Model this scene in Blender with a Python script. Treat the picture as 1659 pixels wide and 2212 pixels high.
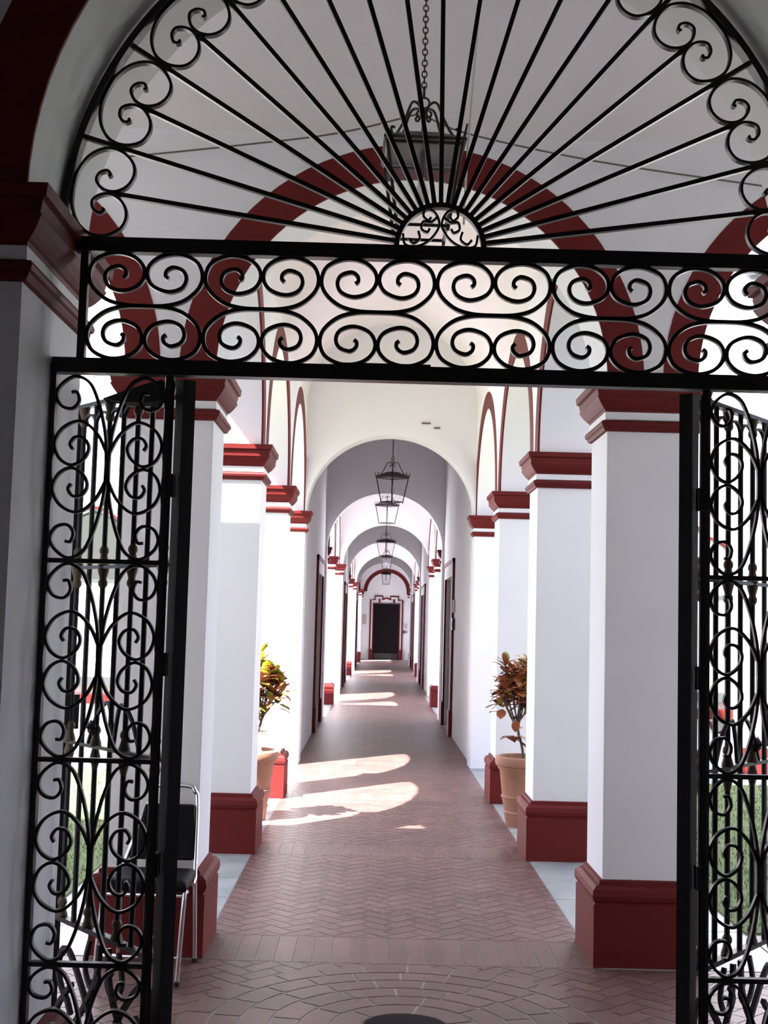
import bpy, bmesh, math, random
from mathutils import Vector, Matrix
random.seed(7)
for o in list(bpy.data.objects): bpy.data.objects.remove(o)
S = bpy.context.scene; COL = S.collection; PI = math.pi

# ------------------------------------------------------------------ camera
cd = bpy.data.cameras.new('camera'); cam = bpy.data.objects.new('camera', cd); COL.objects.link(cam)
F_PX, PITCH, YAW, ROLL, CX, EYE = 2760.3, 0.08494, -0.00602, 0.02592, -0.157, 1.6
cd.sensor_fit = 'VERTICAL'; cd.sensor_height = 24.0; cd.lens = F_PX / 2212 * 24.0
cd.clip_start = 0.05; cd.clip_end = 300
fwd = Vector((-math.sin(YAW) * math.cos(PITCH), math.cos(YAW) * math.cos(PITCH), math.sin(PITCH)))
rt = Vector((math.cos(YAW), math.sin(YAW), 0)); up = rt.cross(fwd)
c, s = math.cos(ROLL), math.sin(ROLL)
rt2 = rt * c + up * s; up2 = -rt * s + up * c       # camera rolled so that level lines drop to the right
M = Matrix((rt2, up2, -fwd)).transposed().to_4x4(); M.translation = Vector((CX, 0, EYE))
cam.matrix_world = M; S.camera = cam

# ------------------------------------------------------------------ world, sun, exposure
w = bpy.data.worlds.new('world'); S.world = w; w.use_nodes = True
nt = w.node_tree; bg = nt.nodes['Background']
bg.inputs[0].default_value = (0.62, 0.69, 1.0, 1); bg.inputs[1].default_value = 1.55
sd = bpy.data.lights.new('sun', 'SUN'); sun = bpy.data.objects.new('sun', sd); COL.objects.link(sun)
sd.energy = 21.0; sd.angle = math.radians(0.53); sd.color = (1.0, 0.94, 0.95)
sun.rotation_euler = Vector((1.69, 2.0, -3.76)).to_track_quat('-Z', 'Y').to_euler()
sun.location = (-10, -10, 25)
S.view_settings.view_transform = 'Standard'; S.view_settings.look = 'None'
S.view_settings.gamma = 1; S.view_settings.use_curve_mapping = False
S.view_settings.exposure = 0.95

# ------------------------------------------------------------------ materials
def mat(name, col, rough=.6, metal=0, noise=None, bump=None, spec=.5, island=0, alpha=None, trans=0, stretch=None):
    m = bpy.data.materials.new(name); m.use_nodes = True; t = m.node_tree; b = t.nodes['Principled BSDF']
    b.inputs['Roughness'].default_value = rough; b.inputs['Metallic'].default_value = metal
    b.inputs['Specular IOR Level'].default_value = spec
    b.inputs['Base Color'].default_value = (*col, 1)
    if trans: b.inputs['Transmission Weight'].default_value = trans
    if alpha is not None: b.inputs['Alpha'].default_value = alpha
    tc = t.nodes.new('ShaderNodeTexCoord'); vec = tc.outputs['Object']
    if stretch:
        mp = t.nodes.new('ShaderNodeMapping'); mp.inputs['Scale'].default_value = stretch
        t.links.new(vec, mp.inputs[0]); vec = mp.outputs[0]
    out = None
    if noise:   # (scale, second colour)
        n = t.nodes.new('ShaderNodeTexNoise'); n.inputs['Scale'].default_value = noise[0]; n.inputs['Detail'].default_value = 6
        t.links.new(vec, n.inputs['Vector'])
        r = t.nodes.new('ShaderNodeValToRGB'); r.color_ramp.elements[0].position = .35; r.color_ramp.elements[1].position = .7
        r.color_ramp.elements[0].color = (*col, 1); r.color_ramp.elements[1].color = (*noise[1], 1)
        t.links.new(n.outputs[0], r.inputs[0]); out = r.outputs[0]
    if island:
        g = t.nodes.new('ShaderNodeNewGeometry'); h = t.nodes.new('ShaderNodeHueSaturation')
        mr = t.nodes.new('ShaderNodeMapRange'); mr.inputs[3].default_value = 1 - island; mr.inputs[4].default_value = 1 + island
        t.links.new(g.outputs['Random Per Island'], mr.inputs[0]); t.links.new(mr.outputs[0], h.inputs['Value'])
        if out: t.links.new(out, h.inputs['Color'])
        else: h.inputs['Color'].default_value = (*col, 1)
        out = h.outputs[0]
    if out: t.links.new(out, b.inputs['Base Color'])
    if bump:    # (scale, strength)
        n = t.nodes.new('ShaderNodeTexNoise'); n.inputs['Scale'].default_value = bump[0]; n.inputs['Detail'].default_value = 5
        t.links.new(vec, n.inputs['Vector'])
        bp = t.nodes.new('ShaderNodeBump'); bp.inputs['Strength'].default_value = bump[1]; bp.inputs['Distance'].default_value = .01
        t.links.new(n.outputs[0], bp.inputs['Height']); t.links.new(bp.outputs[0], b.inputs['Normal'])
    return m
WHITE = mat('whitewash', (.88, .875, .89), .75, noise=(1.6, (.83, .83, .84)), bump=(7, .25), spec=.25)
PLAST = mat('vault_plaster', (.87, .82, .83), .85, noise=(1.3, (.82, .77, .78)), bump=(5, .3), spec=.2)
RED = mat('red_oxide_paint', (.150, .018, .016), .55, noise=(3, (.12, .014, .013)), bump=(9, .2), spec=.16)
BRICK = mat('clay_brick', (.185, .098, .082), .42, noise=(2.2, (.14, .075, .062)), bump=(30, .15), island=.14, spec=.35)
MORTAR = mat('mortar', (.36, .35, .345), .5)
STONE = mat('grey_stone', (.36, .38, .36), .42, noise=(4, (.24, .27, .26)), bump=(9, .5))
IRON = mat('black_wrought_iron', (.008, .007, .008), .40, .0, bump=(40, .12), spec=.32)
IRONG = mat('aged_iron', (.016, .012, .012), .45, .2, bump=(30, .2))
BRASS = mat('tarnished_brass', (.11, .075, .045), .5, .4, noise=(20, (.05, .035, .022)))
CHROME = mat('chrome', (.75, .76, .78), .18, 1)
VINYL = mat('black_vinyl', (.005, .0045, .005), .6, bump=(60, .15), spec=.14)
PLATEM = mat('matt_black_sheet', (.004, .004, .0045), .8, spec=.08)  # even matt black for the curved plate on the left leaf
RUBBER = mat('black_rubber', (.012, .012, .012), .7)
TERRA = mat('terracotta', (.40, .20, .125), .7, noise=(6, (.32, .15, .09)), bump=(15, .3))
SOIL = mat('soil', (.04, .028, .02), .95, bump=(30, .8))
BARK = mat('bark', (.10, .07, .05), .85, bump=(30, .5))
LEAFR = mat('croton_red', (.26, .065, .035), .42, noise=(9, (.36, .15, .05)), island=.45)
LEAFG = mat('croton_green', (.16, .22, .03), .42, noise=(9, (.36, .16, .03)), island=.4)
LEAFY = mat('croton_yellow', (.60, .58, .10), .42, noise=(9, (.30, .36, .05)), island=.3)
GRASS = mat('lawn_grass', (.12, .17, .065), .9, noise=(9, (.19, .22, .11)), bump=(60, 1.0), spec=.1)
DOORW = mat('dark_door_wood', (.030, .010, .012), .6, noise=(3, (.018, .007, .009)), stretch=(12, 12, 1), spec=.12)
DARK = mat('dark_opening_and_medallion', (.010, .008, .010), .9, spec=.1)  # doorway shade put into the colour; also the medallion's own dark tone
GLASS = mat('lantern_glass', (.78, .78, .86), .12, trans=.0, alpha=.12)
PANE = mat('window_pane', (.10, .13, .12), .08, spec=.8)
SHADED = mat('painted_shade_opening', (.035, .040, .033), .6)  # dark tone painted in for a shaded upper opening
FRAMEG = mat('grey_window_frame', (.07, .075, .08), .5)
BULB = mat('bulb_glass', (.85, .85, .82), .2, alpha=.6)
CORD = mat('cream_cord', (.72, .70, .58), .6)
WIRE = mat('brown_wire', (.16, .12, .10), .6)
PAPER = mat('pale_paper', (.55, .48, .48), .7)
LAMPG = mat('grey_lamp_metal', (.28, .30, .31), .4, .4)

# ------------------------------------------------------------------ mesh helpers
class MB:
    def __init__(s): s.v = []; s.f = []; s.m = []; s.k = 0
    def add(s, vs, fs):
        n = len(s.v); s.v += [tuple(x) for x in vs]; s.f += [tuple(i + n for i in f) for f in fs]; s.m += [s.k] * len(fs); return s
    def box(s, x0, x1, y0, y1, z0, z1):
        return s.add([(x, y, z) for x in (x0, x1) for y in (y0, y1) for z in (z0, z1)],
                     [(0, 1, 3, 2), (4, 6, 7, 5), (0, 4, 5, 1), (2, 3, 7, 6), (0, 2, 6, 4), (1, 5, 7, 3)])
    def loops(s, L, closed=True, cap=True):
        n = len(L[0]); vs = [p for l in L for p in l]; fs = []
        for i in range(len(L) - 1):
            for j in range(n if closed else n - 1):
                k = (j + 1) % n; fs.append((i * n + j, i * n + k, (i + 1) * n + k, (i + 1) * n + j))
        if cap: fs.append(tuple(range(n - 1, -1, -1))); fs.append(tuple(range((len(L) - 1) * n, len(L) * n)))
        return s.add(vs, fs)
    def rectloft(s, x0, x1, y0, y1, prof):          # prof: (projection, z)
        return s.loops([[(x0 - p, y0 - p, z), (x1 + p, y0 - p, z), (x1 + p, y1 + p, z), (x0 - p, y1 + p, z)] for p, z in prof])
    def tube(s, pts, r, n=8, taper=None):
        P = [Vector(p) for p in pts]; L = []; nrm = None
        for i, p in enumerate(P):
            t = (P[min(i + 1, len(P) - 1)] - P[max(i - 1, 0)]).normalized()
            if nrm is None: nrm = t.orthogonal().normalized()
            nrm = (nrm - t * nrm.dot(t)).normalized(); b = t.cross(nrm)
            rr = r if taper is None else r * taper[i]
            L.append([p + (nrm * math.cos(a) + b * math.sin(a)) * rr for a in [2 * PI * k / n for k in range(n)]])
        return s.loops(L)
    def lathe(s, prof, cx=0, cy=0, cz=0, n=24, cap=True):
        return s.loops([[(cx + r * math.cos(a), cy + r * math.sin(a), cz + z) for a in [2 * PI * k / n for k in range(n)]] for r, z in prof], cap=cap)
    def ribbon(s, pts, O, U, t, d, taper=True):      # pts (u,w) in the vertical plane through O along U; t in-plane thickness, d depth
        O = Vector(O); U = Vector(U).normalized(); W = Vector((0, 0, 1)); N = U.cross(W); L = []
        for i, (u, z) in enumerate(pts):
            a = pts[max(i - 1, 0)]; b = pts[min(i + 1, len(pts) - 1)]
            du, dz = b[0] - a[0], b[1] - a[1]; l = math.hypot(du, dz) or 1; nu, nz = -dz / l, du / l
            c0 = O + U * u + W * z; h = (U * nu + W * nz) * (t / 2)
            L.append([c0 + h + N * d / 2, c0 + h - N * d / 2, c0 - h - N * d / 2, c0 - h + N * d / 2])
        return s.loops(L)
    def torus(s, c, axis, R, r, n=20, m=6, sx=1, sz=1):
        ax = Vector(axis).normalized(); a = ax.orthogonal().normalized(); b = ax.cross(a)
        if abs(ax.z) < .5: b = Vector((0, 0, 1)); a = b.cross(ax)
        L = []
        for i in range(n + 1):
            th = 2 * PI * i / n; d = a * math.cos(th) * sx + b * math.sin(th) * sz; e = (a * math.cos(th) + b * math.sin(th)).normalized()
            L.append([Vector(c) + d * R + (e * math.cos(q) + ax * math.sin(q)) * r for q in [2 * PI * k / m for k in range(m)]])
        return s.loops(L, cap=False)
    def poly(s, pts, h0, h1, fn):                    # extrude an outline; fn(u,w,h)->xyz
        n = len(pts); return s.add([fn(u, v, h0) for u, v in pts] + [fn(u, v, h1) for u, v in pts],
            [tuple(range(n)), tuple(range(2 * n - 1, n - 1, -1))] + [(i, (i + 1) % n, n + (i + 1) % n, n + i) for i in range(n)])
    def build(s, name, mats, parent=None, smooth=None, bevel=0):
        me = bpy.data.meshes.new(name); me.from_pydata(s.v, [], s.f)
        if not isinstance(mats, (list, tuple)): mats = [mats]
        for m_ in mats: me.materials.append(m_)
        me.polygons.foreach_set('material_index', s.m)
        bm = bmesh.new(); bm.from_mesh(me); bmesh.ops.recalc_face_normals(bm, faces=bm.faces); bm.to_mesh(me); bm.free()
        if smooth: me.shade_smooth(); me.set_sharp_from_angle(angle=math.radians(smooth))
        o = bpy.data.objects.new(name, me); COL.objects.link(o)
        if parent: o.parent = parent; o.matrix_parent_inverse = Matrix.Translation(-Vector(parent.location)) if not parent.get('_rot') else Matrix.Identity(4)
        if bevel:
            b = o.modifiers.new('bevel', 'BEVEL'); b.width = bevel; b.segments = 2; b.limit_method = 'ANGLE'; b.angle_limit = .6
        return o
def cat(pts, n=7):                                   # Catmull-Rom through points
    out = []
    P = [pts[0]] + list(pts) + [pts[-1]]
    for i in range(1, len(P) - 2):
        for k in range(n):
            t = k / n
            out.append(tuple(.5 * ((2 * P[i][j]) + (-P[i-1][j] + P[i+1][j]) * t + (2*P[i-1][j] - 5*P[i][j] + 4*P[i+1][j] - P[i+2][j]) * t*t
                       + (-P[i-1][j] + 3*P[i][j] - 3*P[i+1][j] + P[i+2][j]) * t**3) for j in range(len(pts[0]))))
    out.append(tuple(pts[-1])); return out
def thing(name, label, category, loc=(0, 0, 0), group=None):
    o = bpy.data.objects.new(name, None); COL.objects.link(o); o.location = loc; o.empty_display_size = .1
    o['label'] = label; o['category'] = category
    if group: o['group'] = group
    return o
def tag(o, label, category, group=None):
    o['label'] = label; o['category'] = category
    if group: o['group'] = group
    return o
def struct(o, label=None):
    o['kind'] = 'structure'
    if label: o['label'] = label
    return o

# ------------------------------------------------------------------ arch walls, bands, vaults
NS = 44
def arch_wall(name, mats, along, t0, t1, u0, u1, z0, z1, ops, label=None):
    """wall along 'x' or 'y', thickness t0..t1, from u0 to u1; ops = (centre, half width, spring z, rise)"""
    prof = [(u0, z0)]
    for (cc, h, zs, rise) in sorted(ops):
        prof.append((cc - h, z0))
        prof += [(cc - h * math.cos(PI * k / NS), zs + rise * math.sin(PI * k / NS)) for k in range(NS + 1)]
        prof.append((cc + h, z0))
    prof.append((u1, z0))
    P = [prof[0]]
    for p in prof[1:]:
        if abs(p[0] - P[-1][0]) + abs(p[1] - P[-1][1]) > 1e-5: P.append(p)
    def q(u, t, z): return (u, t, z) if along == 'x' else (t, u, z)
    m = MB(); n = len(P); vs = []
    for (u, z) in P: vs += [q(u, t0, z), q(u, t1, z), q(u, t0, z1), q(u, t1, z1)]
    fs = []
    for i in range(n - 1):
        a, b = 4 * i, 4 * (i + 1)
        if abs(P[i][0] - P[i+1][0]) > 1e-6:
            fs += [(a, b, b + 2, a + 2), (a + 1, a + 3, b + 3, b + 1), (a + 2, b + 2, b + 3, a + 3)]
        fs.append((a, a + 1, b + 1, b))
    fs += [(0, 2, 3, 1), (4*n-4, 4*n-3, 4*n-1, 4*n-2)]
    m.add(vs, fs)
    return struct(m.build(name, mats, smooth=25), label)
TN = [0]
def band(along, t, sgn, cc, h, zs, rise, bw, label, zdown=None):
    """painted red band round an arch on the wall face at t, facing sgn"""
    TN[0] += 1; m = MB(); L = []
    def q(u, tt, z): return (u, tt, z) if along == 'x' else (tt, u, z)
    a, b = t + sgn * .004, t - sgn * .01
    for k in range(NS + 1):
        th = PI * k / NS; cx_, sx_ = -math.cos(th), math.sin(th)
        L.append([q(cc + (h - .0005) * cx_, a, zs + (rise - .0005) * sx_), q(cc + (h + bw) * cx_, a, zs + (rise + bw) * sx_),
                  q(cc + (h + bw) * cx_, b, zs + (rise + bw) * sx_), q(cc + (h - .0005) * cx_, b, zs + (rise - .0005) * sx_)])
    m.loops(L); return struct(m.build('trim_%d' % TN[0], RED), label)
def vault(y0, y1, cx_, hw, zs, rise, label, along='y', m_=None):
    m = MB(); L = []
    for k in range(NS + 1):
        th = PI * k / NS; a, b = -math.cos(th), math.sin(th)
        pi_, po = (cx_ + hw * a, zs + rise * b), (cx_ + (hw + .12) * a, zs + (rise + .12) * b)
        if along == 'y': L.append([(pi_[0], y0, pi_[1]), (pi_[0], y1, pi_[1]), (po[0], y1, po[1]), (po[0], y0, po[1])])
        else: L.append([(y0, pi_[0], pi_[1]), (y1, pi_[0], pi_[1]), (y1, po[0], po[1]), (y0, po[0], po[1])])
    m.loops(L); return struct(m.build('ceiling', m_ or PLAST, smooth=30), label)
def slab(name, m_, x0, x1, y0, y1, z0, z1, label=None): return struct(MB().box(x0, x1, y0, y1, z0, z1).build(name, m_), label)

def trim_root(label, x, y):
    TN[0] += 1; o = bpy.data.objects.new('trim_%d' % TN[0], None); COL.objects.link(o); o.location = (x, y, 0); o.empty_display_size = .1; return struct(o, label)
HC = 2.80; PW = .445; XI = .966; XO = XI + PW; SP = 4.02; ROOF = 5.6
ZA, ZB, ZC, ZD = 6.21, 8.88, 11.60, 14.33
GY0, GY1, GG, GR, GX = 3.58, 4.33, 3.95, 1.195, .012     # gate wall front, back, grille plane, arch radius, centre

def capital_profile(z, k=1.0):
    return ([(.0, z - .150*k), (.012*k, z - .148*k), (.014*k, z - .138*k), (.022*k, z - .132*k), (.034*k, z - .118*k), (.048*k, z - .098*k), (.058*k, z - .080*k),
             (.058*k, z - .076*k), (.053*k, z - .075*k), (.060*k, z - .045*k), (.060*k, z - .040*k), (.056*k, z - .039*k), (.072*k, z - .032*k), (.076*k, z), (.0, z + .006)])
def neck_profile(z, k=1.0):
    return [(0, z - .055*k), (.014*k, z - .052*k), (.022*k, z - .04*k), (.022*k, z - .034*k), (.030*k, z - .028*k), (.033*k, z - .016*k), (.028*k, z - .004*k), (0, z)]
def base_profile(h=.40):
    return [(.047, 0), (.047, h - .112), (.040, h - .108), (.040, h - .102), (.050, h - .092), (.055, h - .070), (.050, h - .042), (.034, h - .026), (.018, h - .022), (.016, h - .004), (0, h)]
def pier_parts(t, x0, x1, y0, y1, k=1.0, base=True, shaft=True, bh=.40):
    if shaft: MB().box(x0, x1, y0, y1, 0, HC).build('shaft', WHITE, t, bevel=.006)
    MB().rectloft(x0, x1, y0, y1, [(0, HC - .19*k), (.012*k, HC - .187*k), (.012*k, HC - .15*k), (0, HC - .145*k)]).build('frieze', WHITE, t)
    MB().rectloft(x0, x1, y0, y1, capital_profile(HC, k)).build('capital', RED, t)
    MB().rectloft(x0, x1, y0, y1, neck_profile(HC - .19*k, k)).build('neck_ring', RED, t)
    if base: MB().rectloft(x0, x1, y0, y1, base_profile(bh)).build('base', RED, t)
def pier(x0, x1, y0, y1, label, **kw):
    t = thing('pier', label, 'pillar', ((x0 + x1) / 2, (y0 + y1) / 2, 0), 'white piers with red bases and capitals')
    pier_parts(t, x0, x1, y0, y1, **kw); return t

# ------------------------------------------------------------------ gate wall (front), passage the photographer stands in
arch_wall('wall_front', WHITE, 'x', GY0, GY1, -11, 11, 0, 6.48, [(GX, GR, HC, GR)], 'white wall that holds the round-headed iron gate')
band('x', GY0, -1, GX, GR, HC, GR, .19, 'dark red band around the gate arch')
for sx, lab in ((-1, 'left'), (1, 'right')):
    x0, x1 = sorted((GX + sx * GR, GX + sx * 2.2))
    t = trim_root('white %s gate jamb with large red moulded capital' % lab, GX + sx * GR, (GY0 + GY1) / 2)
    pier_parts(t, x0, x1, GY0, GY1, k=1.08, shaft=False, bh=.31)
slab('wall_left', WHITE, -2.4, -2.2, -3.0, GY0, 0, 5.0, 'left wall of the dim passage before the gate')
slab('wall_right', WHITE, 2.2, 2.4, -3.0, GY0, 0, 5.0, 'right wall of the dim passage before the gate')
slab('wall_back', WHITE, -2.4, 2.4, -3.2, -3.0, 0, 5.0, 'wall behind the camera')
slab('ceiling', PLAST, -2.4, 2.4, -3.2, GY0, 4.6, 4.8, 'ceiling of the dim passage')

# ------------------------------------------------------------------ cross gallery behind the gate
GO = [(0, XI, HC, XI + .03)] + [(sx * (XO + XI) , XI, HC, XI + .03) for sx in (-1, 1)] + [(sx * k * (XI + XO), XI, HC, XI + .03) for sx in (-1, 1) for k in (2, 3, 4)]
arch_wall('wall_front', WHITE, 'x', ZA, ZA + PW, -11, 11, HC, 6.48, GO, 'white arcade wall of the cross gallery')
for i, (cc, h, zs, r_) in enumerate(GO): band('x', ZA, -1, cc, h, zs, r_, .172 if i else .18, 'dark red band round a gallery arch')
vault(-11, 11, (GY1 + ZA) / 2, (ZA - GY1) / 2, SP, .93, 'pale vault of the cross gallery', along='x')
slab('ceiling', PLAST, -11, 11, GY0, ZA + PW, 6.28, 6.48, 'flat roof over the cross gallery')
slab('wall_left', WHITE, -11.2, -11, GY0, ZA + PW, 0, 6.48, 'left end wall of the cross gallery')
slab('wall_right', WHITE, 11, 11.2, GY0, ZA + PW, 0, 6.48, 'right end wall of the cross gallery')
pier(-XO, -XI, ZA, ZA + PW, 'left pier nearest the gate, behind the metal chair')
pier(XI, XO, ZA, ZA + PW, 'right pier nearest the gate, its base in deep shade')
for sx, lab in ((-1, 'left'), (1, 'right')):
    xa, xb = sorted((sx * (XO + 2 * XI), sx * (XO + 2 * XI + PW)))
    pier(xa, xb, ZA, ZA + PW, 'gallery pier next out to the %s, beyond the gate jamb' % lab)

# ------------------------------------------------------------------ open arcaded section 1
RISE1 = 1.02
def arcade(cx_, ys, y_end, y_beg, names):
    """two side walls with arches between the y values of the piers"""
    for sx, sd_ in ((-1, 'left'), (1, 'right')):
        ops = []
        edges = [y_beg] + [e for y in ys for e in (y, y + PW)] + [y_end]
        for i in range(0, len(edges), 2): ops.append(((edges[i] + edges[i+1]) / 2, (edges[i+1] - edges[i]) / 2, HC, RISE1))
        t0, t1 = sorted((cx_ + sx * XI, cx_ + sx * XO))
        arch_wall('wall_' + sd_, WHITE, 'y', t0, t1, y_beg, y_end, HC, ROOF, ops, 'white %s arcade wall of the %s' % (sd_, names))
        for (cc, h, zs, r_) in ops: band('y', cx_ + sx * XI, -sx, cc, h, zs, r_, .17, 'red band round a %s arch of the %s' % (sd_, names))
    vault(y_beg, y_end, cx_, XI, SP, .95, 'pale barrel vault of the ' + names)
    slab('ceiling', PLAST, cx_ - XO, cx_ + XO, y_beg, y_end, ROOF, ROOF + .2, 'roof over the ' + names)
arcade(0, [ZB, ZC], ZD, ZA + PW, 'first open walk')
pier(-XO, -XI, ZB, ZB + PW, 'left pier second from the gate, patch of sun near its top')
pier(XI, XO, ZB, ZB + PW, 'right pier second from the gate, hiding half of the potted shrub')
pier(-XO, -XI, ZC, ZC + PW, 'left pier third from the gate, fully sunlit beside the croton')
pier(XI, XO, ZC, ZC + PW, 'right pier third from the gate, behind the terracotta pot')

# ------------------------------------------------------------------ building wings with passages
def wing(cx_, y0, y1, n, dy0, dy1, first=False):
    nm = ['first', 'second', 'third'][n]; R = .946
    for (a, b, e) in ((y0, y0 + .35, 'front'), (y1 - .35, y1, 'back')):
        arch_wall('wall_' + e, WHITE, 'x', a, b, -12, 12, 0, ROOF, [(cx_, R, HC, .90)], 'white %s wall of the %s wing with arch' % (e, nm))
    DX = .985
    for sx, sd_ in ((-1, 'left'), (1, 'right')):
        m = MB(); xa, xb = sorted((cx_ + sx * DX, cx_ + sx * (DX + .3)))
        m.box(xa, xb, y0 + .35, dy0, 0, SP + .2); m.box(xa, xb, dy1, y1 - .35, 0, SP + .2); m.box(xa, xb, dy0, dy1, 2.27, SP + .2)
        struct(m.build('wall_' + sd_, WHITE), '%s wall of the %s covered passage' % (sd_, nm))
        # doorway: dark leaf, white surround edged in red, plinths
        d = MB(); xf = cx_ + sx * (DX + .05); x_a, x_b = sorted((xf, xf + sx * .06)); d.box(x_a, x_b, dy0, dy1, 0, 2.27)
        door = struct(d.build('door_%d' % (2 * n + (1 if sx < 0 else 2)), DOORW), 'dark wooden door in the %s wall of the %s covered passage' % (sd_, nm))
        def bx(m_, y_a, y_b, za, zb, p):
            a_, b_ = sorted((cx_ + sx * DX, cx_ + sx * (DX - p))); m_.box(a_, b_, y_a, y_b, za, zb)
        f = MB(); bx(f, dy0 - .30, dy0 - .02, 0.36, 2.27, .025); bx(f, dy1 + .02, dy1 + .30, .36, 2.27, .025); bx(f, dy0 - .30, dy1 + .30, 2.27, 2.46, .025)
        f.build('surround', WHITE, door)
        f = MB(); bx(f, dy0 - .36, dy0 - .30, .36, 2.52, .035); bx(f, dy1 + .30, dy1 + .36, .36, 2.52, .035); bx(f, dy0 - .36, dy1 + .36, 2.46, 2.52, .035)
        bx(f, dy0 - .03, dy0, .36, 2.27, .03); bx(f, dy1, dy1 + .03, .36, 2.27, .03)
        f.build('red_edging', RED, door)
        for (ya, yb) in ((dy0 - .37, dy0), (dy1, dy1 + .37)):
            f = MB(); bx(f, ya, yb, 0, .36, .05); f.build('plinth', RED, door, bevel=.006)
    vault(y0 + .35, y1 - .35, cx_, DX, SP + .15, .93, 'vault of the %s covered passage' % nm)
    slab('ceiling', PLAST, -12, 12, y0, y1, ROOF, ROOF + .2, 'roof of the %s wing' % nm)
W = [(.0, 14.33, 21.4), (.10, 27.8, 34.5), (.22, 40.8, 47.0)]
wing(*W[0], 0, 18.55, 20.2); wing(*W[1], 1, 31.2, 32.9); wing(*W[2], 2, 43.4, 45.0)
def half_pier(cx_, sx, y0, y1, label):
    x0, x1 = sorted((cx_ + sx * (XI - .018), cx_ + sx * XO))
    t = trim_root(label, (x0 + x1) / 2, (y0 + y1) / 2)
    pier_parts(t, x0, x1, y0, y1, base=False, k=.95)
PIL = .06
ords = ['first', 'second', 'third']
for i, (cx_, y0, y1) in enumerate(W):
    for sx, sd_ in ((-1, 'left'), (1, 'right')):
        half_pier(cx_, sx, y0 - PIL, y0 + .12, '%s capital-topped pilaster where the %s covered passage begins' % (sd_, ords[i]))
        half_pier(cx_, sx, y1 - .12, y1 + PIL, '%s capital-topped pilaster where the %s covered passage ends' % (sd_, ords[i]))
S2 = [(.04, 21.4, 24.4, 27.8, 'second'), (.16, 34.5, 37.5, 40.8, 'third'), (.30, 47.0, 49.2, 51.6, 'last')]
for cx_, ya, yp, yb, nm in S2:
    arcade(cx_, [yp], yb, ya, nm + ' open walk')
    for sx, sd_ in ((-1, 'left'), (1, 'right')):
        xa, xb = sorted((cx_ + sx * XI, cx_ + sx * XO))
        pier(xa, xb, yp, yp + PW, 'far %s pier standing midway along the %s open walk' % (sd_, nm))
# end wall
slab('wall_right', WHITE, .30 + XI + .06, .30 + XI + .30, 47.0, 53.2, 0, ROOF, 'solid right wall of the last stretch before the far door')
slab('wall_left', WHITE, .30 - XO, .30 - XI, 51.6, 53.2, 0, ROOF, 'added solid left wall that keeps sun off the far door')  # added to block sun that would reach the end wall
vault(51.6, 53.2, .30, XI, SP, .95, 'vault in front of the far door')
slab('ceiling', PLAST, .30 - XO, .30 + XO, 51.6, 53.2, ROOF, ROOF + .2, 'roof in front of the far door')
EC = .37
slab('wall_back', WHITE, -9, 9, 53.2, 53.6, 0, ROOF, 'far end wall of the corridor')
band('x', 53.2, -1, EC, .82, HC, .80, .16, 'red band curving over the far end wall')
for sx, sd_ in ((-1, 'left'), (1, 'right')): half_pier(EC - .06, sx, 53.1, 53.2, '%s pilaster against the far end wall' % sd_)
ed = struct(MB().box(EC - .53, EC + .53, 53.15, 53.22, 0, 2.30).build('door_7', DARK), 'black panel painted as the dark of the open doorway in the far end wall')  # black sheet stands in for the unlit space behind the opening
MB().box(EC - .50, EC + .50, 53.12, 53.15, 0.0, .26).build('threshold', IRONG, ed)
def ext(pts, y0, y1, m_, nm): return MB().poly(pts, y0, y1, lambda u, v, h: (EC + u, h, v)).build(nm, m_, ed)
def crown(o):                    # stepped head with a little hump, outline going left to right
    L = [(-.66 + o, .40), (-.66 + o, 2.47 - o), (-.49 + o, 2.47 - o), (-.49 + o, 2.62 - o), (-.16 - o, 2.62 - o), (-.16 - o, 2.47 - o)]
    L += [((-.15 + .15 * k / 6), 2.47 - o + .07 * math.sin(PI / 2 * k / 6)) for k in range(1, 7)]
    return L + [(-u, v) for u, v in reversed(L[:-1])]
MB().ribbon(crown(0), (EC, 53.17, 0), (1, 0, 0), .06, .06).build('red_edging', RED, ed)
MB().ribbon(crown(.062), (EC, 53.18, 0), (1, 0, 0), .06, .04).build('surround', WHITE, ed)
MB().ribbon([(-.55, .4), (-.55, 2.33), (.55, 2.33), (.55, .4)], (EC, 53.17, 0), (1, 0, 0), .05, .06).build('inner_edging', RED, ed)
for a in (-.33, .27): ext([(a, 2.35), (a, 2.50), (a + .07, 2.50), (a + .07, 2.35)], 53.13, 53.2, RED, 'red_block')
for a, b in ((-.70, -.53), (.53, .70)): ext([(a, 0), (a, .42), (b, .42), (b, 0)], 53.08, 53.2, RED, 'plinth')
tag(MB().box(EC - .98, EC - .82, 53.18, 53.2, 1.45, 1.85).build('notice', PAPER), 'pale paper notice left of the far doorway', 'notice')
tag(MB().loops([[(EC + .80 + .09 * math.cos(a), y, 1.42 + .09 * math.sin(a)) for a in [2 * PI * k / 20 for k in range(20)]] for y in (53.17, 53.2)]).build('plaque', PAPER), 'small round pale plaque right of the far doorway', 'plaque')
tag(MB().box(EC + .72, EC + .92, 53.12, 53.2, 1.14, 1.17).box(EC + .72, EC + .75, 53.1, 53.2, 1.10, 1.22).build('wall_bracket', IRONG), 'small grey metal bracket on the far wall under the round plaque', 'bracket')
tag(MB().box(.955, .985, 17.95, 18.1, 1.74, 1.92).build('notice', PAPER), 'small white notice on the right passage wall beside the door', 'notice')
tag(MB().box(.945, .985, 17.95, 18.12, 1.50, 1.66).box(.94, .95, 17.98, 18.09, 1.53, 1.63).build('door_plate', IRONG), 'small dark plate under the white notice by the right door', 'plate')
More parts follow.
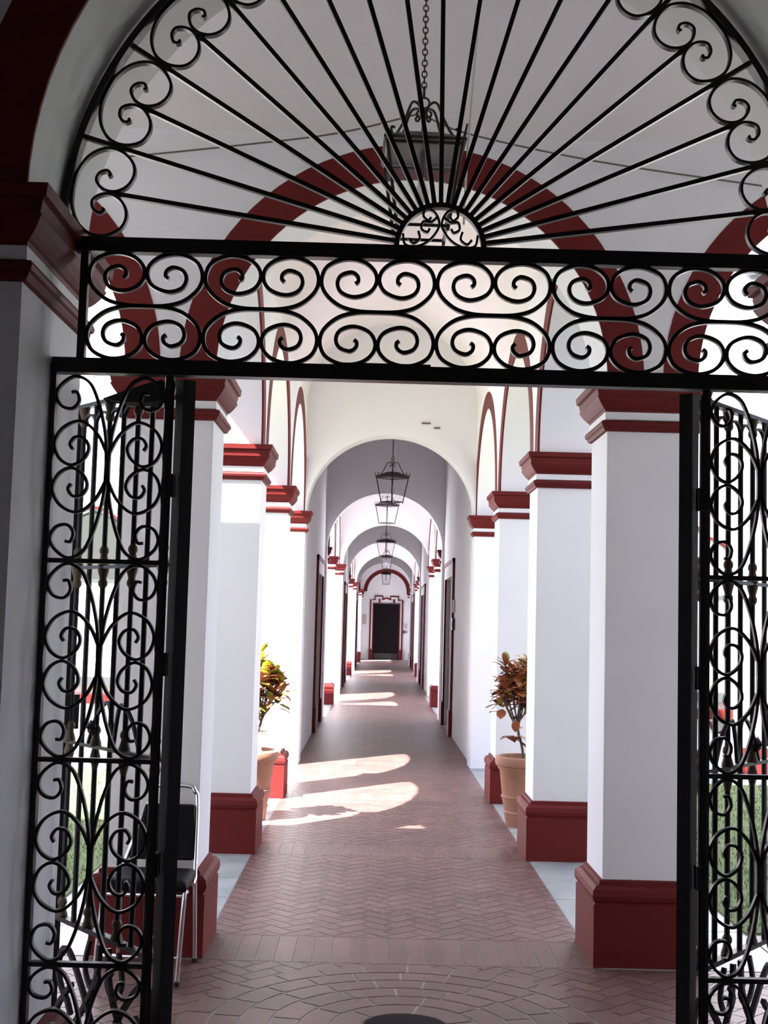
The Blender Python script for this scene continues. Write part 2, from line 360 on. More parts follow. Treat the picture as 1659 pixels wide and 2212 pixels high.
for k_, (x_, z_) in enumerate(((.33, 3.83), (.47, 3.78))): tag(MB().box(x_, x_ + (.10 if k_ == 0 else .07), ZD - .012, ZD + .01, z_, z_ + .018).build('wall_anchor', WIRE), ('longer' if k_ == 0 else 'shorter') + ' brown stain anchor in the wall above the first white arch', 'anchor')  # brown marks on the wall, built as thin bars

# ------------------------------------------------------------------ floors
def clip(poly, x0, x1, y0, y1):
    for ax, v, sg in ((0, x0, 1), (0, x1, -1), (1, y0, 1), (1, y1, -1)):
        out = []
        for i in range(len(poly)):
            a, b = poly[i], poly[(i + 1) % len(poly)]; da, db = sg * (a[ax] - v), sg * (b[ax] - v)
            if da >= 0: out.append(a)
            if (da > 0) != (db > 0) and abs(da - db) > 1e-12:
                t = da / (da - db); out.append((a[0] + (b[0]-a[0]) * t, a[1] + (b[1]-a[1]) * t))
        poly = out
        if len(poly) < 3: return None
    return poly
BW = .092; J = .005
def herring(m, x0, x1, y0, y1, z=0.0, bw=BW):
    s = bw; c45 = math.sqrt(.5); cx_, cy_ = (x0 + x1) / 2, (y0 + y1) / 2; R = int(math.hypot(x1 - x0, y1 - y0) / s / 2) + 4
    for i in range(-R, R):
        for j in range(-R, R):
            k = (i - j) % 4
            if k == 0: r = (i, j, 2, 1)              # horizontal brick
            elif k == 3: r = (i, j, 1, 2)            # vertical brick
            else: continue
            u0, v0, u1, v1 = r[0]*s + J/2, r[1]*s + J/2, (r[0] + r[2])*s - J/2, (r[1] + r[3])*s - J/2
            q = [(cx_ + (u - v) * c45, cy_ + (u + v) * c45) for u, v in ((u0, v0), (u1, v0), (u1, v1), (u0, v1))]
            q = clip(q, x0 + J/2, x1 - J/2, y0 + J/2, y1 - J/2)
            if q: m.add([(a, b, z) for a, b in q], [tuple(range(len(q)))])
def soldier(m, x0, x1, y0, y1, z=0.0):
    n = round((x1 - x0) / BW); d = (x1 - x0) / n
    for i in range(n):
        for (a, b) in ((y0, y1),):
            m.add([(x0 + i*d + J/2, a + J/2, z), (x0 + (i+1)*d - J/2, a + J/2, z), (x0 + (i+1)*d - J/2, b - J/2, z), (x0 + i*d + J/2, b - J/2, z)], [(0, 1, 2, 3)])
m = MB(); m.box(-XI + .015, XI - .015, ZA - .05, 14.3, -.12, -.003); m.box(-12, 12, 14.3, 53.4, -.12, -.004); m.box(-11, 11, GY0, ZA - .05, -.12, -.003); m.box(-2.4, 2.4, -3.2, GY0, -.12, -.003)
m.k = 1
ex = .945
yb = [(ZA - .07, ZA + .42), (ZB, ZB + .45), (ZC, ZC + .45)]
soldier(m, -ex, ex, *yb[0]); herring(m, -ex, ex, yb[0][1], yb[1][0]); soldier(m, -ex, ex, *yb[1]); herring(m, -ex, ex, yb[1][1], yb[2][0]); soldier(m, -ex, ex, *yb[2])
herring(m, -ex, ex, yb[2][1], 14.33)
for (c_, ya, yp, yb_, nm) in S2: soldier(m, c_ - ex, c_ + ex, yp, yp + .45); herring(m, c_ - ex, c_ + ex, ya, yp); herring(m, c_ - ex, c_ + ex, yp + .45, yb_)
for (c_, ya, yb_) in W: soldier(m, c_ - .98, c_ + .98, ya, ya + .4); herring(m, c_ - .98, c_ + .98, ya + .4, yb_)
herring(m, -3.4, -.0, 4.2, ZA - .07); herring(m, 0, 3.4, 4.2, ZA - .07)
MC = (.01, 5.20)
m.k = 0; m.lathe([(.905, -.002), (.905, .0012), (.0, .0012)], MC[0], MC[1], 0, 64)
m.k = 1
r0 = .17
while r0 < .90:
    r1 = r0 + .122; n = max(6, round(2 * PI * r0 / .19)); off = random.random()
    for i in range(n):
        a0 = (i + off) * 2 * PI / n; a1 = (i + 1 + off) * 2 * PI / n - .008 / r0; ar = [a0 + (a1 - a0) * k / 4 for k in range(5)]
        pts = [(MC[0] + (r0 + .009) * math.cos(a), MC[1] + (r0 + .009) * math.sin(a), .0035) for a in ar] + [(MC[0] + r1 * math.cos(a), MC[1] + r1 * math.sin(a), .0035) for a in reversed(ar)]
        m.add(pts, [tuple(range(10))])
    r0 = r1
struct(m.build('floor', [MORTAR, BRICK]), 'clay brick paving laid in herringbone, cross bands and rings')
md = MB().lathe([(.0, 0), (.168, 0), (.168, .006), (.15, .010), (.0, .012)], MC[0], MC[1], 0, 40)
tag(md.build('floor_medallion', DARK, smooth=30), 'dark round medallion at the centre of the brick rings', 'medallion')
# stone strips under and outside the piers
m = MB()
for sx in (-1, 1):
    x0, x1 = sorted((sx * .948, sx * 1.85)); y = ZA - .05
    while y < 14.3:
        y2 = min(y + random.uniform(.55, .95), 14.33); m.box(x0, x1, y + .004, y2 - .004, -.10, 0); y = y2
for sx in (-1, 1):
    x = 1.86
    while x < 11:
        x2 = x + random.uniform(.6, .9); a, b = sorted((sx * x, sx * (x2 - .008))); m.box(a, b, ZA - .05, ZA + .68, -.10, 0); x = x2
struct(m.build('floor', STONE), 'grey stone slabs edging the walk')
for sx, sd_ in ((-1, 'left'), (1, 'right')):
    x0, x1 = sorted((sx * 1.85, sx * 12))
    n = 60; mm = MB()
    struct(MB().box(x0, x1, 6.89, 13.3, -.3, .012).build('lawn', GRASS), '%s courtyard lawn' % sd_)
    struct(MB().box(x0, x1, 13.3, 14.33, -.2, .0).build('floor', STONE), 'grey path at the far side of the %s lawn' % sd_)
# grass blades near the lawn edges one can see
for sx, sd_ in ((-1, 'left'), (1, 'right')):
    m = MB()
    for i in range(15000):
        x = sx * random.uniform(1.86, 5.2); y = random.uniform(6.9, 13.28); h = random.uniform(.015, .045); a = random.uniform(0, PI); b = random.uniform(-.02, .02)
        if math.hypot(x - 3.55, y - 11) < .2: continue
        dx, dy = .004 * math.cos(a), .004 * math.sin(a)
        m.add([(x - dx, y - dy, .01), (x + dx, y + dy, .01), (x + b, y + b, .012 + h)], [(0, 1, 2)])
    o = m.build('grass', mat('grass_blades_' + sd_, (.13, .20, .07), .7, island=.45)); o['kind'] = 'stuff'; tag(o, 'short grass blades of the %s courtyard lawn' % sd_, 'grass')
slab('ground', GRASS, -60, 60, -30, 110, -.5, -.13, 'ground around the buildings')

# ------------------------------------------------------------------ courtyard facade details on the first wing
def facade_window(n, cx_):
    Y = ZD; fr = MB()
    def P(pts, d, m_, nm, par): return MB().poly(pts, Y, Y - d, lambda u, v, h: (cx_ + u, h, v)).build(nm, m_, par)
    def head(o):
        L = [(-.50 - o, .70), (-.50 - o, 2.48 + o)]
        L += [(-.50 + .11 * (1 - math.cos(PI * k / 8)) / 1 , 2.48 + o + .13 * math.sin(PI * k / 16)) for k in range(1, 9)]
        L += [(-.28 + .28 * k / 8, 2.64 + o + .13 * math.sin(PI * k / 16)) for k in range(0, 9)]
        R_ = [(-u, v) for u, v in reversed(L[:-1])]; return L + R_
    win = struct(MB().box(cx_ - .47, cx_ + .47, Y - .03, Y, .90, 1.95).build('window_%d' % n, mat('white_blind_%d' % n, (.8, .8, .8), .6)), 'white lower window on the far %s courtyard facade' % ('left' if cx_ < 0 else 'right'))
    P(head(.030) + list(reversed(head(0))), .05, RED, 'red_scalloped_surround', win)
    P([(-.47, 1.98), (-.47, 2.5), (-.28, 2.64), (0, 2.75), (.28, 2.64), (.47, 2.5), (.47, 1.98)], .02, SHADED if cx_ < 0 else WHITE, 'upper_panel', win)  # left panel painted dark as a shaded opening, right one white
    f = MB(); f.box(cx_ - .50, cx_ - .46, Y - .05, Y, .88, 1.98); f.box(cx_ + .46, cx_ + .50, Y - .05, Y, .88, 1.98); f.box(cx_ - .5, cx_ + .5, Y - .05, Y, 1.94, 1.98)
    f.box(cx_ - .5, cx_ + .5, Y - .07, Y, .80, .90); f.build('window_frame', FRAMEG, win)
    MB().box(cx_ - .54, cx_ + .54, Y - .12, Y, .61, .72).build('sill', RED, win, bevel=.01)
    for a in (-.40, .40):
        MB().ribbon(cat([(-.10, 0), (-.06, -.09), (0, -.12), (.06, -.09), (.10, 0), (.06, .03)]), (cx_ + a, Y - .04, .58), (1, 0, 0), .02, .06).build('sill_bracket', RED, win)
facade_window(1, -3.32); facade_window(2, 3.30)
for a, b, l_ in ((-12, -3.92, 'left'), (3.92, 12, 'right')):
    TN[0] += 1; struct(MB().box(a, b, ZD - .03, ZD, 0, .30).build('trim_%d' % TN[0], RED), 'red painted base of the %s courtyard facade' % l_)
# courtyard lamp: post just outside the frame on the right
t = thing('courtyard_lamp', 'grey lamp with a fluted dome shade above the right courtyard', 'lamp', (3.55, 11.0, 0))
MB().lathe([(.09, 0), (.09, .3), (.05, .4), (.04, 4.2), (.05, 4.25), (.03, 5.0), (0, 5.05)], 3.55, 11, 0, 16).build('post', LAMPG, t, smooth=40)
MB().tube(cat([(3.55, 11, 4.75), (3.40, 11, 5.0), (3.25, 11, 5.05), (3.15, 11, 4.97), (3.15, 11, 4.84)], 6), .014).build('arm', LAMPG, t, smooth=50)
m = MB(); L = []
for r, z in ((.03, 4.86), (.06, 4.84), (.115, 4.80), (.12, 4.78), (.115, 4.74), (.095, 4.70), (.06, 4.67), (.02, 4.655)):
    L.append([(3.15 + r * (1 + .05 * (k % 2)) * math.cos(2*PI*k/32), 11 + r * (1 + .05 * (k % 2)) * math.sin(2*PI*k/32), z) for k in range(32)])
m.loops(L).build('lamp_shade', LAMPG, t)
# ------------------------------------------------------------------ iron fanlight and scrolled frieze over the gate
def scroll(parent, half, O, U, su, sz, t=.011, d=.022, both=False, fn=None, m_=IRON):
    pts = cat(half, 6)
    if both: pts = [(-u, v) for u, v in reversed(pts)][:-1] + pts
    P = [fn(u, v) for u, v in pts] if fn else [(u * su, v * sz) for u, v in pts]
    return MB().ribbon(P, O, U, t, d).build('scroll', m_, parent)
X1 = (1, 0, 0)
HZ = 2.775                                            # height of the fan's bottom rail
fan = thing('fanlight_grille', 'semicircular black iron sunburst grille with scrolled frieze above the gate', 'grille', (GX, GG, 2.36))
O = (GX, GG, HZ)
def arcp(R, n=64, a0=0, a1=PI): return [(-R * math.cos(a0 + (a1 - a0) * k / n), R * math.sin(a0 + (a1 - a0) * k / n)) for k in range(n + 1)]
MB().ribbon(arcp(GR - .014), O, X1, .022, .05).build('outer_ring', IRON, fan)
MB().ribbon(arcp(.138, 32), (GX + .010, GG, HZ), X1, .016, .03).build('hub_ring', IRON, fan)
MB().box(GX - 1.14, GX + 1.14, GG - .02, GG + .02, HZ - .042, HZ + .004).build('upper_rail', IRON, fan)
MB().box(GX - GR + .005, GX + GR - .005, GG - .025, GG + .025, 2.345, 2.392).build('lower_beam', IRON, fan)
MB().box(-.28, .0, GG - .027, GG + .027, 2.392, 2.398).build('lock_keeper', IRON, fan)
for sx in (-1, 1): MB().box(GX + sx * 1.105 - .012, GX + sx * 1.105 + .012, GG - .015, GG + .015, 2.392, HZ - .04).build('end_stile', IRON, fan)
NB = 22
for k in range(1, NB):
    a = PI * k / NB; R1 = GR - .02 if k % 2 == 0 else 1.036
    MB().ribbon([(-.14 * math.cos(a) + .010, .14 * math.sin(a)), (-R1 * math.cos(a), R1 * math.sin(a))], O, X1, .014, .02).build('radial_bar', IRON, fan)
HALF = [(0, 1), (.35, .975), (.70, .84), (.93, .60), (.95, .32), (.78, .08), (.50, 0), (.22, .07), (.05, .25), (.05, .46), (.20, .62), (.38, .60), (.47, .48), (.40, .40), (.36, .44)]
for k in range(1, NB, 2):
    a = PI * k / NB; da = PI / NB * .97
    scroll(fan, HALF, O, X1, 1, 1, .009, .022, both=True, fn=lambda u, v, a=a, da=da: (-(.985 + (GR - .030 - .985) * v) * math.cos(a + u * da), (.985 + (GR - .030 - .985) * v) * math.sin(a + u * da)))
for sx in (-1, 1):
    scroll(fan, [(.10, .03), (.085, .015), (.065, .03), (.07, .055)], (GX + .010, GG, HZ), X1, sx, 1, .007, .014)
    scroll(fan, [(.118, .045), (.11, .01), (.07, .006), (.03, .03), (.004, .075), (.018, .115), (.045, .125), (.055, .105), (.04, .09), (.03, .10)], (GX + .010, GG, HZ), X1, sx, 1, .007, .014)
    scroll(fan, [(.012, .10), (.03, .085), (.055, .085), (.06, .062), (.042, .052), (.034, .064)], (GX + .010, GG, HZ), X1, sx, 1, .007, .014)
FR = [(0, 0), (.35, .015), (.66, .11), (.90, .33), (.975, .57), (.90, .82), (.70, .96), (.47, 1.0), (.22, .93), (.06, .77), (.025, .58), (.11, .40), (.29, .30), (.47, .285), (.64, .37),
      (.70, .53), (.64, .68), (.47, .745), (.36, .68), (.34, .58), (.39, .53)]
uw = 2.19 / 6; z0f, z1f = 2.395, HZ - .042; rh = (z1f - z0f) / 2
for i in range(6):
    xc = GX - 1.095 + uw * (i + .5)
    scroll(fan, FR, (xc, GG, z0f + rh), X1, uw / 2, rh, .012, .018, both=True)
    scroll(fan, FR, (xc, GG, z0f + rh), X1, uw / 2, -rh, .012, .018, both=True)

# ------------------------------------------------------------------ fixed side panels
OUT = [(0, 0.0), (.015, .25), (.07, .46), (.19, .72), (.36, .93), (.62, 1.0), (.86, .91), (.95, .79), (.86, .67), (.66, .64), (.54, .72), (.58, .82), (.68, .82)]
INN = [(.015, .14), (.20, .36), (.50, .50), (.82, .43), (.97, .26), (.88, .09), (.65, .015), (.43, .09), (.35, .21), (.44, .31), (.60, .325), (.69, .25), (.64, .19)]
RZ = [2.345, 1.760, 1.154, .548, .03]
def side_panel(sx, label):
    xj = GX + sx * (GR - .004); xs = -.812 if sx < 0 else .866
    t = thing('scrolled_side_panel', label, 'grille', ((xj + xs) / 2, GG, 0), 'fixed scrolled panels beside the gate leaves')
    a, b = sorted((xj - sx * .016, xj)); MB().box(a, b, GG - .018, GG + .018, .0, 2.345).build('wall_stile', IRON, t)
    MB().tube([(xs, GG, 0), (xs, GG, 2.345)], .015, 10).build('stile', IRON, t, smooth=50)
    a, b = sorted((xj, xs)); cxp = (a + b) / 2; hw = (b - a) / 2 - .012
    for z in RZ[1:]:
        MB().box(a, b, GG - .012, GG + .012, z - .007, z + .007).build('rail', IRON, t)
    for i in range(4):
        zm = (RZ[i] + RZ[i+1]) / 2; hh = (RZ[i] - RZ[i+1]) / 2 - .009
        for su in (-1, 1):
            pts = cat(OUT, 6); pts = [(u, -v) for u, v in reversed(pts)][:-1] + pts
            MB().ribbon([(su * (u * hw + .004), v * hh) for u, v in pts], (cxp, GG, zm), X1, .009, .018).build('scroll', IRON, t)
            for sv in (-1, 1): scroll(t, INN, (cxp, GG, zm), X1, su * hw, sv * hh, .009, .018)
    for z in (2.0, 1.45, .85):
        a, b = sorted((xs, xs - sx * .028)); MB().box(a, b, GG - .03, GG + .01, z - .035, z + .035).build('hinge_block', IRON, t)
    return t
side_panel(-1, 'black scrollwork panel fixed to the left jamb'); side_panel(1, 'black scrollwork panel fixed to the right jamb')

# ------------------------------------------------------------------ gate leaves, swung open behind the side panels
def leaf(sx, label):
    H = Vector((-.765, 3.975, 0)) if sx < 0 else Vector((.819, 3.975, 0)); U = Vector((sx * .49, .61, 0)).normalized()
    t = thing('gate_leaf', label, 'gate', H, 'barred gate leaves swung open')
    def bar(s0, s1, z0, z1, d, nm, m_=IRON):
        MB().loops([[H + U * s_ + Vector((-U.y, U.x, 0)) * e + Vector((0, 0, z)) for s_, e in ((s0, -d), (s1, -d), (s1, d), (s0, d))] for z in (z0, z1)]).build(nm, m_, t)
    bar(-.022, .024, .02, 2.335, .022, 'hinge_stile'); bar(.745, .785, .03, 2.335, .016, 'free_stile')
    bar(.02, .75, 2.325, 2.340, .014, 'top_rail'); bar(.02, .75, 1.752, 1.764, .010, 'rail'); bar(.02, .75, 1.146, 1.158, .010, 'rail')
    bar(.02, .75, .542, .558, .014, 'rail'); bar(.02, .75, .03, .05, .014, 'bottom_rail')
    sb = [.10, .207, .304, .405, .508, .612, .705]
    for i, s_ in enumerate(sb):
        p = H + U * s_; b = MB().tube([p + Vector((0, 0, .55)), p + Vector((0, 0, 2.33))], .0095, 8).build('vertical_bar', IRON, t, smooth=50)
        if i % 2 == 0:
            for z, sg in ((1.758, 1), (1.758, -1), (1.152, 1), (.55, 1), (2.33, -1)):
                pr = [(.010, 0), (.020, .004), (.020, .012), (.014, .032), (.012, .042), (.0165, .050), (.0165, .060), (.012, .068), (.009, .072)]
                MB().lathe([(r, sg * z_) for r, z_ in pr], p.x, p.y, z, 12).build('collar', BRASS, b, smooth=40)
            if True: MB().lathe([(.009, -.07), (.019, -.028), (.012, 0)], p.x, p.y, 1.146, 12).build('collar', BRASS, b, smooth=40)
    O_ = H
    for a, b in zip(sb[:-1], sb[1:]):
        MB().ribbon([(((a + b) / 2) - (b - a) / 2 * math.cos(PI * k / 10), 2.25 + .05 * math.sin(PI * k / 10)) for k in range(11)], O_, U, .008, .012).build('crest_arc', IRON, t)
    for su in (-1, 1):
        c0 = .384
        scroll(t, [(.02, .0), (.05, .16), (.15, .30), (.27, .40), (.33, .33), (.28, .25), (.22, .29)], O_ + U * c0 + Vector((0, 0, .06)), U, su, 1, .016, .016)
        scroll(t, [(.03, .46), (.05, .34), (.16, .20), (.28, .10), (.33, .17), (.27, .24), (.22, .19)], O_ + U * c0 + Vector((0, 0, .06)), U, su, 1, .016, .016)
        scroll(t, [(.10, .0), (.12, .08), (.08, .15), (.04, .12), (.06, .08)], O_ + U * c0 + Vector((0, 0, .06)), U, su, 1, .013, .014)
        scroll(t, [(.10, .46), (.13, .37), (.08, .31), (.03, .35), (.06, .39)], O_ + U * c0 + Vector((0, 0, .06)), U, su, 1, .013, .014)
        scroll(t, [(0, .0), (.04, .14), (.12, .10), (.18, 0)], O_ + U * c0 + Vector((0, 0, 1.16)), U, su, 1, .009, .012)
    m = MB(); cF = H + U * .53 + Vector((0, -.015, 1.215))
    for k in range(6):
        a = PI * k / 3; q = cF + (U * math.cos(a) + Vector((0, 0, 1)) * math.sin(a)) * .026
        m.tube([cF, (cF + q) / 2 + Vector((0, -.012, 0)), q], .010, 6, [.6, 1.3, .4])
    m.build('rosette', IRONG, t, smooth=60)
    bar(.70, .80, 1.195, 1.315, .028, 'lock_box', IRONG)
    return t
LL = leaf(-1, 'left gate leaf with brass-collared bars, swung open towards the chair')
leaf(1, 'right gate leaf with brass-collared bars, swung open and cut by the photo edge')
# curved matt black plate above the left leaf near its hinge
m = MB(); L = []
H = Vector((-.765, 3.975, 0)); U = Vector((-.49, .61, 0)).normalized(); N = Vector((-U.y, U.x, 0))
for k in range(13):
    s_ = .05 + .40 * k / 12; top = 2.338 - .012 * (k / 12) ** 2; bot = 2.262 + .055 * (k / 12) ** 1.6
    L.append([H + U * s_ + N * .03 + Vector((0, .0, bot)), H + U * s_ + N * .06 + Vector((0, .0, bot + .01)), H + U * s_ + N * .06 + Vector((0, .0, top)), H + U * s_ + N * .03 + Vector((0, .0, top - .02))])
m.loops(L).build('curved_plate', PLATEM, LL, smooth=50)

# ------------------------------------------------------------------ lanterns
def lantern_parts(t, full=True):
    a, b, h = .158, .105, .345                        # half sides top, bottom, height; origin at the bottom centre
    f = MB()
    for sx in (-1, 1):
        for sy in (-1, 1): f.tube([(sx*b, sy*b, -.02), (sx*a, sy*a, h), (sx*(a + .014), sy*(a + .014), h + .07)], .0075, 6, [1, 1, .5])
    for z, q in ((0.0, b), (h - .01, a)):
        for i in range(4):
            x0, y0 = [(-q, -q), (q, -q), (q, q), (-q, q)][i]; x1, y1 = [(q, -q), (q, q), (-q, q), (-q, -q)][i]; f.tube([(x0, y0, z), (x1, y1, z)], .007, 6)
    frm = f.build('frame', IRONG, t)
    MB().loops([[(-q, -q, z), (q, -q, z), (q, q, z), (-q, q, z)] for q, z in ((a + .014, h), (a + .014, h + .012), (.055, h + .075), (.0001, h + .08))]).build('roof', IRONG, t)
    for i in range(4):
        g = MB(); k = [(-1, -1, 1, -1), (1, -1, 1, 1), (1, 1, -1, 1), (-1, 1, -1, -1)][i]; e = .97
        g.add([(k[0]*b*e, k[1]*b*e, 0), (k[2]*b*e, k[3]*b*e, 0), (k[2]*a*e, k[3]*a*e, h), (k[0]*a*e, k[1]*a*e, h)], [(0, 1, 2, 3)]); g.build('glass_pane', GLASS, frm)
    sk = MB().tube([(0, 0, h), (0, 0, h - .11)], .012, 8).build('lamp_socket', IRONG, t)
    MB().lathe([(.010, .235), (.014, .22), (.028, .18), (.03, .16), (.02, .135), (.002, .125)], n=12).build('bulb', BULB, sk, smooth=60)
    m = MB()
    for k in range(4):
        th = PI / 4 + k * PI / 2; cx_, cy_ = math.cos(th), math.sin(th)
        P = cat([(.012, h + .175), (.035, h + .205), (.075, h + .20), (.115, h + .12), (.165, h + .04), (.195, h + .03), (.20, h + .055), (.182, h + .06)], 5)
        m.tube([(r * cx_, r * cy_, z) for r, z in P], .006, 6)
        P = cat([(.012, h + .175), (.03, h + .15), (.045, h + .16), (.035, h + .175)], 4); m.tube([(r * cx_, r * cy_, z) for r, z in P], .005, 6)
    m.tube([(0, 0, h + .07), (0, 0, h + .20)], .009, 6); m.build('crown_scrolls', IRONG, t, smooth=60)
    MB().torus((0, 0, h + .222), (0, 1, 0), .024, .005).torus((0, 0, h + .268), (1, 0, 0), .024, .005).build('hanging_ring', IRONG, t, smooth=60)
def lantern(x, y, z, top, rot, label):
    t = thing('hanging_lantern', label, 'lantern', (x, y, z), 'square iron lanterns down the corridor'); t['_rot'] = 1; lantern_parts(t)
    m = MB(); zz = .345 + .30; i = 0
    while z + zz < top:
        m.torus((0, 0, zz), (1, 0, 0) if i % 2 else (0, 1, 0), .0105, .0033, 10, 5, sz=1.5); zz += .0245; i += 1
    m.lathe([(.03, top - z + .005), (.03, top - z - .01), (.008, top - z - .03)], n=12)
    m.build('chain', IRONG, t, smooth=60); t.rotation_euler = (0, 0, rot); del t['_rot']; return t
lantern(.0, 5.30, 3.245, SP + .93, math.radians(2), 'large nearest lantern hanging behind the iron fanlight')
lantern(.055, 17.7, 3.25, SP + 1.08, math.radians(43), 'second lantern from the gate, with a pale cord')
lantern(.05, 24.6, 3.48, SP + .95, math.radians(45), 'third lantern from the gate, just under the second')
lantern(.10, 31.2, 3.18, SP + 1.08, math.radians(45), 'fourth lantern from the gate, in the middle of the arches')
lantern(.18, 37.6, 3.12, SP + .95, math.radians(3), 'fifth lantern from the gate, above the far door')
lantern(.24, 44.0, 2.86, SP + 1.08, math.radians(0), 'smallest farthest lantern, nearest the far door')
tag(MB().tube(cat([(.135, 17.4, 3.98), (.12, 17.45, 3.85), (.09, 17.55, 3.72), (.07, 17.62, 3.64)], 5), .006, 6).build('cord', CORD), 'pale cord hanging down to the second lantern', 'cord')
tag(MB().tube(cat([(.26, 5.35, 4.80), (.235, 5.35, 4.30), (.205, 5.35, 3.80), (.19, 5.35, 3.50), (.185, 5.35, 3.30)], 5), .005, 6).build('cord', CORD), 'pale cord hanging beside the nearest lantern', 'cord')
tag(MB().tube(cat([(-1.45, 6.18, 3.86), (-.9, 6.17, 3.93), (-.4, 6.15, 4.0), (.0, 6.10, 4.09)], 5), .0045, 6).build('wire', WIRE), 'thin brown wire sagging across the vault left of the nearest lantern', 'wire')
tag(MB().tube(cat([(.02, 6.10, 4.09), (.24, 6.13, 4.01), (.9, 6.17, 3.90), (1.75, 6.18, 3.80)], 5), .0045, 6).build('wire', WIRE), 'thin brown wire crossing the vault right of the nearest lantern', 'wire')

# ------------------------------------------------------------------ metal chair behind the left gate panel
ch = thing('stacking_chair', 'chrome framed chair with black padded back and seat beside the left pier', 'chair', (-1.13, 5.90, 0))
fl, fr_, rl, rr = Vector((-1.33, 5.70, 0)), Vector((-.968, 5.69, 0)), Vector((-1.30, 6.09, 0)), Vector((-.945, 6.09, 0))
seat = [Vector((-1.305, 5.72, .40)), Vector((-.950, 5.71, .40)), Vector((-.950, 6.03, .395)), Vector((-1.29, 6.04, .395))]
T = .0105
legs = []
for a, b in ((fl, seat[0]), (fr_, seat[1])): legs.append(MB().tube(cat([a, a.lerp(b, .9), b + Vector((0, .02, -.01)), b + Vector((0, .07, -.018))], 5), T, 10).build('leg', CHROME, ch, smooth=50))
tops = [Vector((-1.185, 6.14, .775)), Vector((-.968, 6.14, .775))]
MB().tube(cat([seat[3] + Vector((0, -.05, -.02)), seat[3], seat[3] + Vector((.01, .02, .06)), tops[0] - Vector((.005, .005, .05)), tops[0] + Vector((.012, .0, .0)), tops[0] + Vector((.04, .004, .022)),
     tops[1] + Vector((-.04, .004, .022)), tops[1] + Vector((-.012, 0, 0)), tops[1] - Vector((-.003, .005, .05)), seat[2] + Vector((-.003, .02, .06)), seat[2], seat[2] + Vector((0, -.05, -.02))], 6), T, 10).build('back_frame', CHROME, ch, smooth=50)
for a, b in ((rl, seat[3]), (rr, seat[2])): legs.append(MB().tube(cat([a, a.lerp(b, .9), b + Vector((0, -.01, -.01)), b + Vector((0, -.06, -.018))], 5), T, 10).build('leg', CHROME, ch, smooth=50))
for p, lg in zip((fl, fr_, rl, rr), legs): MB().lathe([(.013, 0), (.014, .018), (.011, .022)], p.x, p.y, 0, 12).build('rubber_foot', RUBBER, lg)
MB().tube([seat[0] + Vector((0, .0, -.02)), seat[1] + Vector((0, 0, -.02))], .009, 8).build('seat_rail', CHROME, ch)
MB().tube([fl.lerp(seat[0], .30), fr_.lerp(seat[1], .30)], .008, 8).build('stretcher', CHROME, ch)
m = MB(); so = [seat[0] + Vector((-.01, -.03, 0)), seat[1] + Vector((.012, -.03, 0)), seat[2] + Vector((.005, -.01, 0)), seat[3] + Vector((-.005, -.01, 0))]
m.loops([[p + Vector((0, 0, .0)) for p in so], [p + Vector((0, 0, .035)) for p in so], [(p.lerp(sum(so, Vector()) / 4, .12)) + Vector((0, 0, .05)) for p in so]]).build('seat', VINYL, ch, bevel=.012)
bp = [Vector((-1.262, 6.062, .47)), Vector((-.962, 6.062, .47)), Vector((-.975, 6.125, .715)), Vector((-1.205, 6.125, .715))]
MB().loops([[p + Vector((0, -.022, 0)) for p in bp], [p + Vector((0, .012, 0)) for p in bp]]).build('backrest', VINYL, ch, bevel=.010)

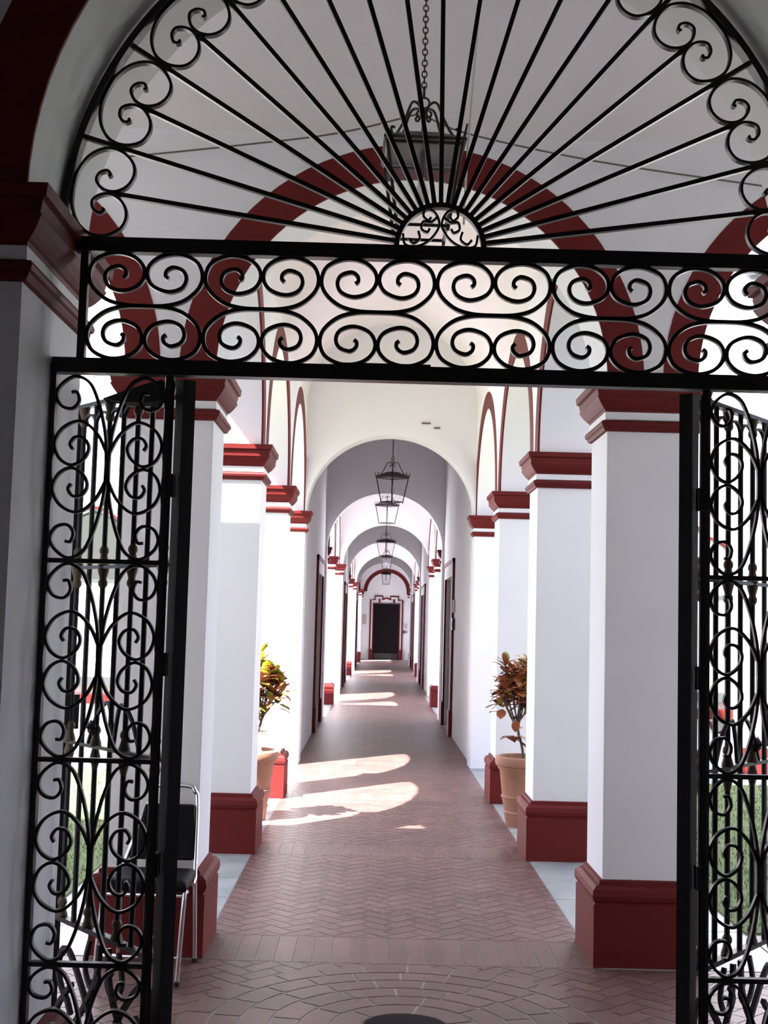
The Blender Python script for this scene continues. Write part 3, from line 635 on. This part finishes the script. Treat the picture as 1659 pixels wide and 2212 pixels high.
# ------------------------------------------------------------------ croton shrubs in terracotta pots
def croton(x, y, name_label, yellow_top, seedn, lean):
    random.seed(seedn)
    t = thing('potted_croton', name_label, 'potted plant', (x, y, 0), 'croton shrubs in terracotta pots')
    pot = MB().lathe([(.0, .0), (.135, .0), (.14, .02), (.152, .10), (.158, .105), (.158, .115), (.150, .125), (.172, .225), (.178, .228), (.178, .240), (.170, .245), (.192, .44), (.205, .455), (.207, .47), (.222, .478),
        (.232, .51), (.226, .54), (.205, .553), (.190, .55), (.186, .50), (.0, .495)], x, y, 0, 36).build('pot', TERRA, t, smooth=40)
    MB().lathe([(.185, .50), (.1, .515), (.0, .518)], x, y, 0, 20, cap=False).build('soil', SOIL, pot)
    tr = MB(); top = Vector((x + lean, y, .84)); base = Vector((x, y, .50))
    trunk = cat([tuple(base), (x + lean * .25, y + .01, .62), (x + lean * .8, y, .74), tuple(top)], 5); tr.tube(trunk, .011, 7)
    tips = []
    for k in range(16):
        a = 2 * PI * k / 8 + random.uniform(-.3, .3); r = random.uniform(.06, .16) if k < 12 else .04; z = random.uniform(.98, 1.12) if k < 8 else random.uniform(1.14, 1.27)
        e = Vector((top.x + r * math.cos(a), top.y + r * math.sin(a), z)); st = Vector(trunk[-1 - (k % 3) * 2])
        tr.tube(cat([tuple(st), tuple(st.lerp(e, .5) + Vector((r * .3 * math.cos(a), r * .3 * math.sin(a), -.02))), tuple(e)], 4), .006, 6); tips.append(e)
    tips += [Vector(trunk[9]) + Vector((-.03, -.01, .02)), Vector((top.x - .12, y, .98)), Vector((top.x + .12, y - .05, .97))]
    tr.build('stem', BARK, t, smooth=60)
    fo = MB()
    for i, e in enumerate(tips):
        nl = 17 if i < 16 else 9
        for j in range(nl):
            a = 2.4 * j + random.uniform(-.4, .4); el = random.uniform(-.5, 1.3); ln = random.uniform(.085, .13); wd = ln * random.uniform(.26, .36)
            d = Vector((math.cos(a) * math.cos(el), math.sin(a) * math.cos(el), math.sin(el))); sd2 = d.cross(Vector((0, 0, 1))).normalized(); nn = sd2.cross(d)
            o_ = e + Vector((0, 0, random.uniform(-.09, .03))) + d * .012
            fo.k = (0 if random.random() < .82 else 1) if not yellow_top else (2 if e.z + .1 * math.sin(el) > 1.20 and random.random() < .8 else (1 if random.random() < .4 else 0))  # yellow leaves near the top, red and green ones below
            vs = []
            for q, ww in ((0, .15), (.25, .75), (.5, 1), (.78, .85), (1, .22)):
                c_ = o_ + d * ln * q + nn * (-.25 * ln * q * q); vs += [c_ + sd2 * wd * ww + nn * .006, c_, c_ - sd2 * wd * ww + nn * .006]
            fs = []
            for q in range(4): fs += [(3*q, 3*q+1, 3*q+4, 3*q+3), (3*q+1, 3*q+2, 3*q+5, 3*q+4)]
            fo.add(vs, fs)
    me = fo.build('foliage', [LEAFR, LEAFG, LEAFY], t, smooth=60)
croton(1.075, 10.35, 'red-leaved potted croton half hidden behind the right second pier', False, 3, -.06)
croton(-1.115, 10.35, 'sunlit croton with yellow-green top in a pot at the left', True, 5, .09)
